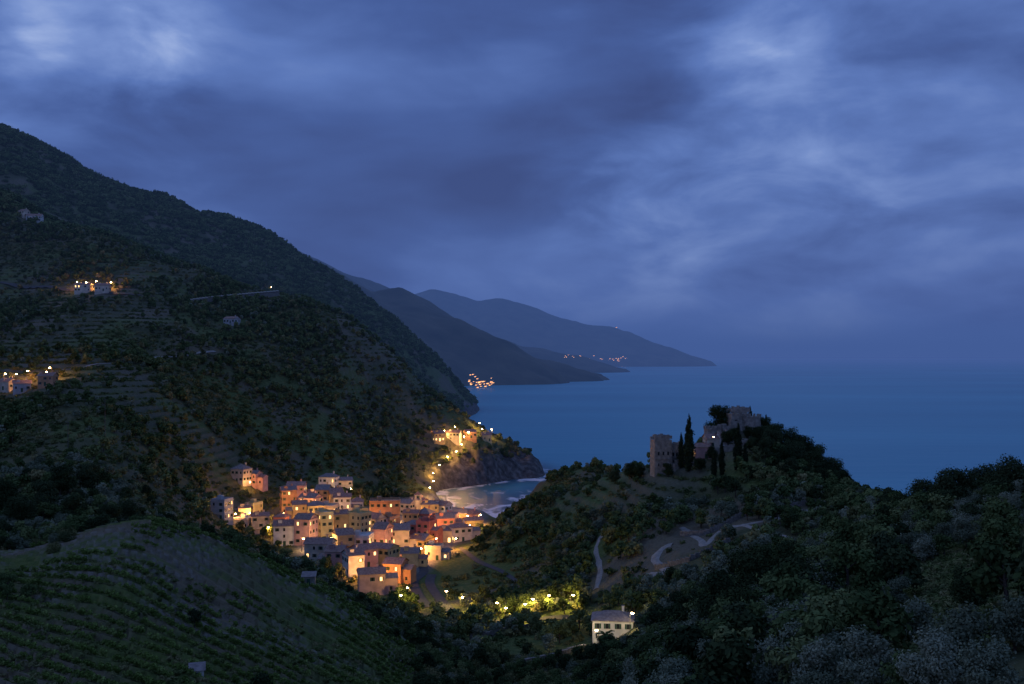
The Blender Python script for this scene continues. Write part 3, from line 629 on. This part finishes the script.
for i in range(26):
    a=i*2.4;el=random.uniform(-.2,1.2);L_=random.uniform(2.0,2.9);p=Vector((.4,0,4.9));d=Vector((math.cos(a)*math.cos(el),math.sin(a)*math.cos(el),math.sin(el)));
    for s_ in range(7):
        q=p+d*L_/7;side=d.cross(Vector((0,0,1))).normalized()*(.42*math.sin(math.pi*(s_+1)/8.5)+.05)
        b.face([p-side*.9-Vector((0,0,.12)),p,q,q-side-Vector((0,0,.14))],0);b.face([p,p+side*.9-Vector((0,0,.12)),q+side-Vector((0,0,.14)),q],0)
        p=q;d=(d+Vector((0,0,-.22))).normalized()
link('palm_tree',b.mesh('palm_tree',[M_leaf,M_bark]),((604-CX)/F*268,268,gz((604-CX)/F*268,268)),0,1.15)
# ---------------------------------------------------------------- castle
def stonewall(name,pts,h,th,mat_=None,jag=1.0):
    b=MB();w=[((px-CX)/F*d,d) for px,d in pts];r=random.Random(len(pts)*7+int(h))
    for i in range(len(w)-1):
        L_=math.dist(w[i],w[i+1]);k=max(1,int(L_/1.6));ang=math.atan2(w[i+1][1]-w[i][1],w[i+1][0]-w[i][0])
        for j in range(k):
            t=(j+.5)/k;x=w[i][0]+(w[i+1][0]-w[i][0])*t;y=w[i][1]+(w[i+1][1]-w[i][1])*t;z=gz(x,y);hh=h+r.uniform(-jag,jag)*.5
            b.box((x,y,z+hh/2-1),(L_/k+.02+.01*(j%2),th+.02*(j%2),hh+2),0,rot=ang)
    return link(name,b.mesh(name,[mat_ or M_stone]))
stonewall('castle_wall',[(652,432),(676,425),(700,428),(716,436)],3.5,1.0)
stonewall('castle_wall',[(706,440),(722,436),(742,437),(760,442)],6.5,1.5,jag=2.5)
stonewall('castle_wall',[(760,442),(775,455)],4,1.2,jag=2)
stonewall('cemetery_wall',[(700,425),(725,420),(750,418),(775,421)],2.6,.8,jag=.4)
def tower(px,D,w,d,h,name,rot=.15,jag=2):
    b=MB();x=(px-CX)/F*D;z=gz(x,D);b.box((0,0,h/2-2),(w,d,h+4),0,top=.95)
    r=random.Random(int(px))
    for i in range(7):
        for j in range(2):
            b.box((-w*.42+i*w*.14,(-1+2*j)*d*.42,h+.3+r.random()*jag/2),(w*.13,d*.12,.8+r.random()*jag),0)
    for i in(-1,0,1):
        b.box((i*w*.26,-d/2*.97,h*.62),(.7,.3,1.5),1);b.box((i*w*.26,-d/2*.985,h*.3),(.5,.3,1.2),1)
    b.box((0,-d/2,h*.46),(w+.1,.3,.3),0)
    link(name,b.mesh(name,[M_stone,M_glass]),(x,D,z),rot)
tower(661,428,8,7,15,'castle_tower');tower(675,430,6,5,9,'castle_tower',jag=1.2);tower(738,442,9,7,9,'castle_keep',jag=3)
def rtower(px,D,r,h,name):
    b=MB();x=(px-CX)/F*D;z=gz(x,D);b.tube((0,0,-3),(0,0,h),r*1.1,r,0,24);b.tube((0,0,h),(0,0,h+.5),r*1.06,r*1.06,0,24)
    for i in range(12):
        a=i*math.pi/6;b.box((math.cos(a)*r*.95,math.sin(a)*r*.95,h+1),(.9,.7,1.1),0,rot=a)
    link(name,b.mesh(name,[M_stone]),(x,D,z))
rtower(752,438,3.8,8,'castle_bastion');rtower(711,438,3,8,'castle_bastion')
house('convent_building',714,440,8,7,5,CRE,D=429,rot=.1,lit=.15);house('convent_building',703,444,6,6,5,PIN,D=426,rot=-.2,lit=.1);house('convent_building',724,444,6,5,4,WHI,D=428,rot=.3,lit=0);house('convent_building',693,444,6,6,4,WHI,D=429,rot=.3,lit=0)
stonewall('retaining_wall',[(525,262),(550,268),(585,276)],3,.8,M_wallst,.3)
stonewall('retaining_wall',[(600,262),(640,258)],2.5,.8,M_wallst,.3)
stonewall('retaining_wall',[(470,300),(500,305),(540,310)],2,.6,M_wallst,.3)
stonewall('retaining_wall',[(680,350),(710,345),(760,352),(820,360)],1.8,.6,M_wallst,.3)
stonewall('retaining_wall',[(655,325),(690,315),(730,318)],1.6,.6,M_wallst,.3)
def viaduct():
    b=MB();n_=30
    raw=[hit(190+89*i/(n_-1),303.5-7*i/(n_-1),780)[1] for i in range(n_)]
    co=np.polyfit(np.arange(n_),np.clip(raw,800,1000),2);Dd=np.polyval(co,np.arange(n_))
    pts=[]
    for i in range(n_):
        D=float(Dd[i]);x=(190+89*i/(n_-1)-CX)/F*D;pts.append((x,D,HC-((300-9*(i/(n_-1))**.8)-HY)/F*D))
    for i in range(n_-1):
        (x0,y0,z0),(x1,y1,z1)=pts[i],pts[i+1];x,y,zt=(x0+x1)/2,(y0+y1)/2,(z0+z1)/2;ang=math.atan2(y1-y0,x1-x0);L_=math.dist((x0,y0),(x1,y1))+.05
        zb=max(min(gz(x,y)-1,zt-3),zt-7)
        b.box((x,y,(zt+zb)/2),(L_,1+.02*(i%2),zt-zb),0,rot=ang);b.box((x,y+3.6,zt-.3),(L_,6.2,.3),1,rot=ang);b.box((x,y-.35,zt+.35),(L_*.94,.25,.8),2,rot=ang)
    link('road_retaining_wall',b.mesh('road_retaining_wall',[M_wallst,M_road,M_trim]))
viaduct()
def pole(px,D,h):
    b=MB();b.tube((0,0,-1),(0,0,h),.16,.1,0,7);b.box((0,0,h-.5),(2.0,.12,.12),0);b.box((0,0,h-1.3),(1.5,.12,.12),0)
    for s in(-.9,-.4,.4,.9):b.tube((s,0,h-.44),(s,0,h-.2),.05,.04,0,5)
    x=(px-CX)/F*D;link('utility_pole',b.mesh('utility_pole',[M_metal]),(x,D,gz(x,D)),.3)
pole(945,205,9);pole(105,480,20);pole(293,930,26);pole(68,450,14);pole(316,900,14)
# ---------------------------------------------------------------- haze
b=MB();b.box((0,40700,430),(160000,80000,960),0);me=b.mesh('sea_haze',[])
hm=bpy.data.materials.new('thin_haze');hm.use_nodes=True;nt=hm.node_tree;nt.nodes.clear()
o=node(nt,'ShaderNodeOutputMaterial');ab=node(nt,'ShaderNodeVolumeAbsorption');em=node(nt,'ShaderNodeEmission');ad=node(nt,'ShaderNodeAddShader')
SG=8e-5;ab.inputs[0].default_value=(0,0,0,1);ab.inputs[1].default_value=SG;em.inputs[0].default_value=lin(66,92,150);em.inputs[1].default_value=SG
nt.links.new(ab.outputs[0],ad.inputs[0]);nt.links.new(em.outputs[0],ad.inputs[1]);nt.links.new(ad.outputs[0],o.inputs['Volume'])
me.materials.append(hm);link('sea_haze',me)
# ---------------------------------------------------------------- world
w=bpy.data.worlds.new('World');S.world=w;w.use_nodes=True;nt=w.node_tree;L=nt.links.new;bg=nt.nodes['Background']
tc=node(nt,'ShaderNodeTexCoord')
def mth(op,a,b_=None,c=None):
    x=node(nt,'ShaderNodeMath',operation=op)
    for i,v in enumerate((a,b_,c)):
        if v is None:continue
        if isinstance(v,(int,float)):x.inputs[i].default_value=v
        else:L(v,x.inputs[i])
    return x.outputs[0]
def cn(scale,tilt,sc,det,rough,dist,off=0):
    mp=node(nt,'ShaderNodeMapping');mp.inputs['Rotation'].default_value=(0,tilt,0);mp.inputs['Scale'].default_value=sc;mp.inputs['Location'].default_value=(off,off*.7,off*.3);L(tc.outputs['Generated'],mp.inputs[0])
    n_=node(nt,'ShaderNodeTexNoise');n_.inputs['Scale'].default_value=scale;n_.inputs['Detail'].default_value=det;n_.inputs['Roughness'].default_value=rough;n_.inputs['Distortion'].default_value=dist;L(mp.outputs[0],n_.inputs['Vector']);return n_.outputs['Fac']
c1=cn(2.6,.15,(1,1,3.4),4,.45,.15,5.3);c2=cn(7.5,.12,(1,1,2.4),6,.52,.3,7.7)
v=mth('ADD',mth('MULTIPLY_ADD',mth('SUBTRACT',c1,.5),1.5,.38),mth('MULTIPLY',mth('SUBTRACT',c2,.5),.9))
def blob(px,py,sig,amp_,v):
    d=Vector(((px-CX)/F,1,(HY-py)/F)).normalized()
    dp=node(nt,'ShaderNodeVectorMath',operation='DOT_PRODUCT');L(tc.outputs['Generated'],dp.inputs[0]);dp.inputs[1].default_value=d
    s=sig/F;ex=mth('EXPONENT',mth('MULTIPLY',mth('SUBTRACT',dp.outputs['Value'],1),1/(s*s)))
    md=mth('MULTIPLY_ADD',c2,2.6,-.3)
    return mth('MULTIPLY_ADD',mth('MULTIPLY',ex,md),amp_,v)
for q in[(20,38,30,.38),(165,52,36,.42),(120,50,60,.1),(740,62,45,.2),(800,40,35,.12),(585,185,38,.28),(690,190,60,.18),(650,235,40,.16),(840,215,60,.18),(860,150,110,.1),(400,110,130,-.2),(500,200,45,-.12),(280,200,130,-.08),(620,80,50,-.14),(950,30,80,-.12),(800,290,90,-.08)]:v=blob(*q,v)
cr=node(nt,'ShaderNodeValToRGB');e=cr.color_ramp.elements
e[0].position=.0;e[0].color=lin(50,66,118);e[1].position=1;e[1].color=lin(162,182,226)
for p,c in((.25,(64,88,148)),(.5,(88,116,180)),(.75,(120,146,204))):
    q=e.new(p);q.color=lin(*c)
L(v,cr.inputs[0])
sk=node(nt,'ShaderNodeTexSky');sk.sky_type='NISHITA';sk.sun_disc=False;sk.sun_elevation=math.radians(1);sk.sun_rotation=math.radians(230)
sm=node(nt,'ShaderNodeMix',data_type='RGBA',blend_type='ADD');sm.inputs[0].default_value=.012;L(cr.outputs[0],sm.inputs[6]);L(sk.outputs[0],sm.inputs[7])
L(sm.outputs[2],bg.inputs[0]);bg.inputs[1].default_value=1.08
sun=bpy.data.lights.new('dusk_skylight','SUN');sun.energy=.15;sun.angle=math.radians(40);sun.color=(.8,.86,1);so=link('dusk_skylight',sun);so.rotation_euler=(math.radians(55),0,math.radians(-130))
# ---------------------------------------------------------------- camera
cam=bpy.data.cameras.new('camera');cam.sensor_width=36;cam.lens=F/1024*36;cam.shift_y=16/1024;cam.clip_start=.5;cam.clip_end=400000
co=link('camera',cam,(0,0,HC));co.rotation_euler=(math.radians(90),0,0);S.camera=co
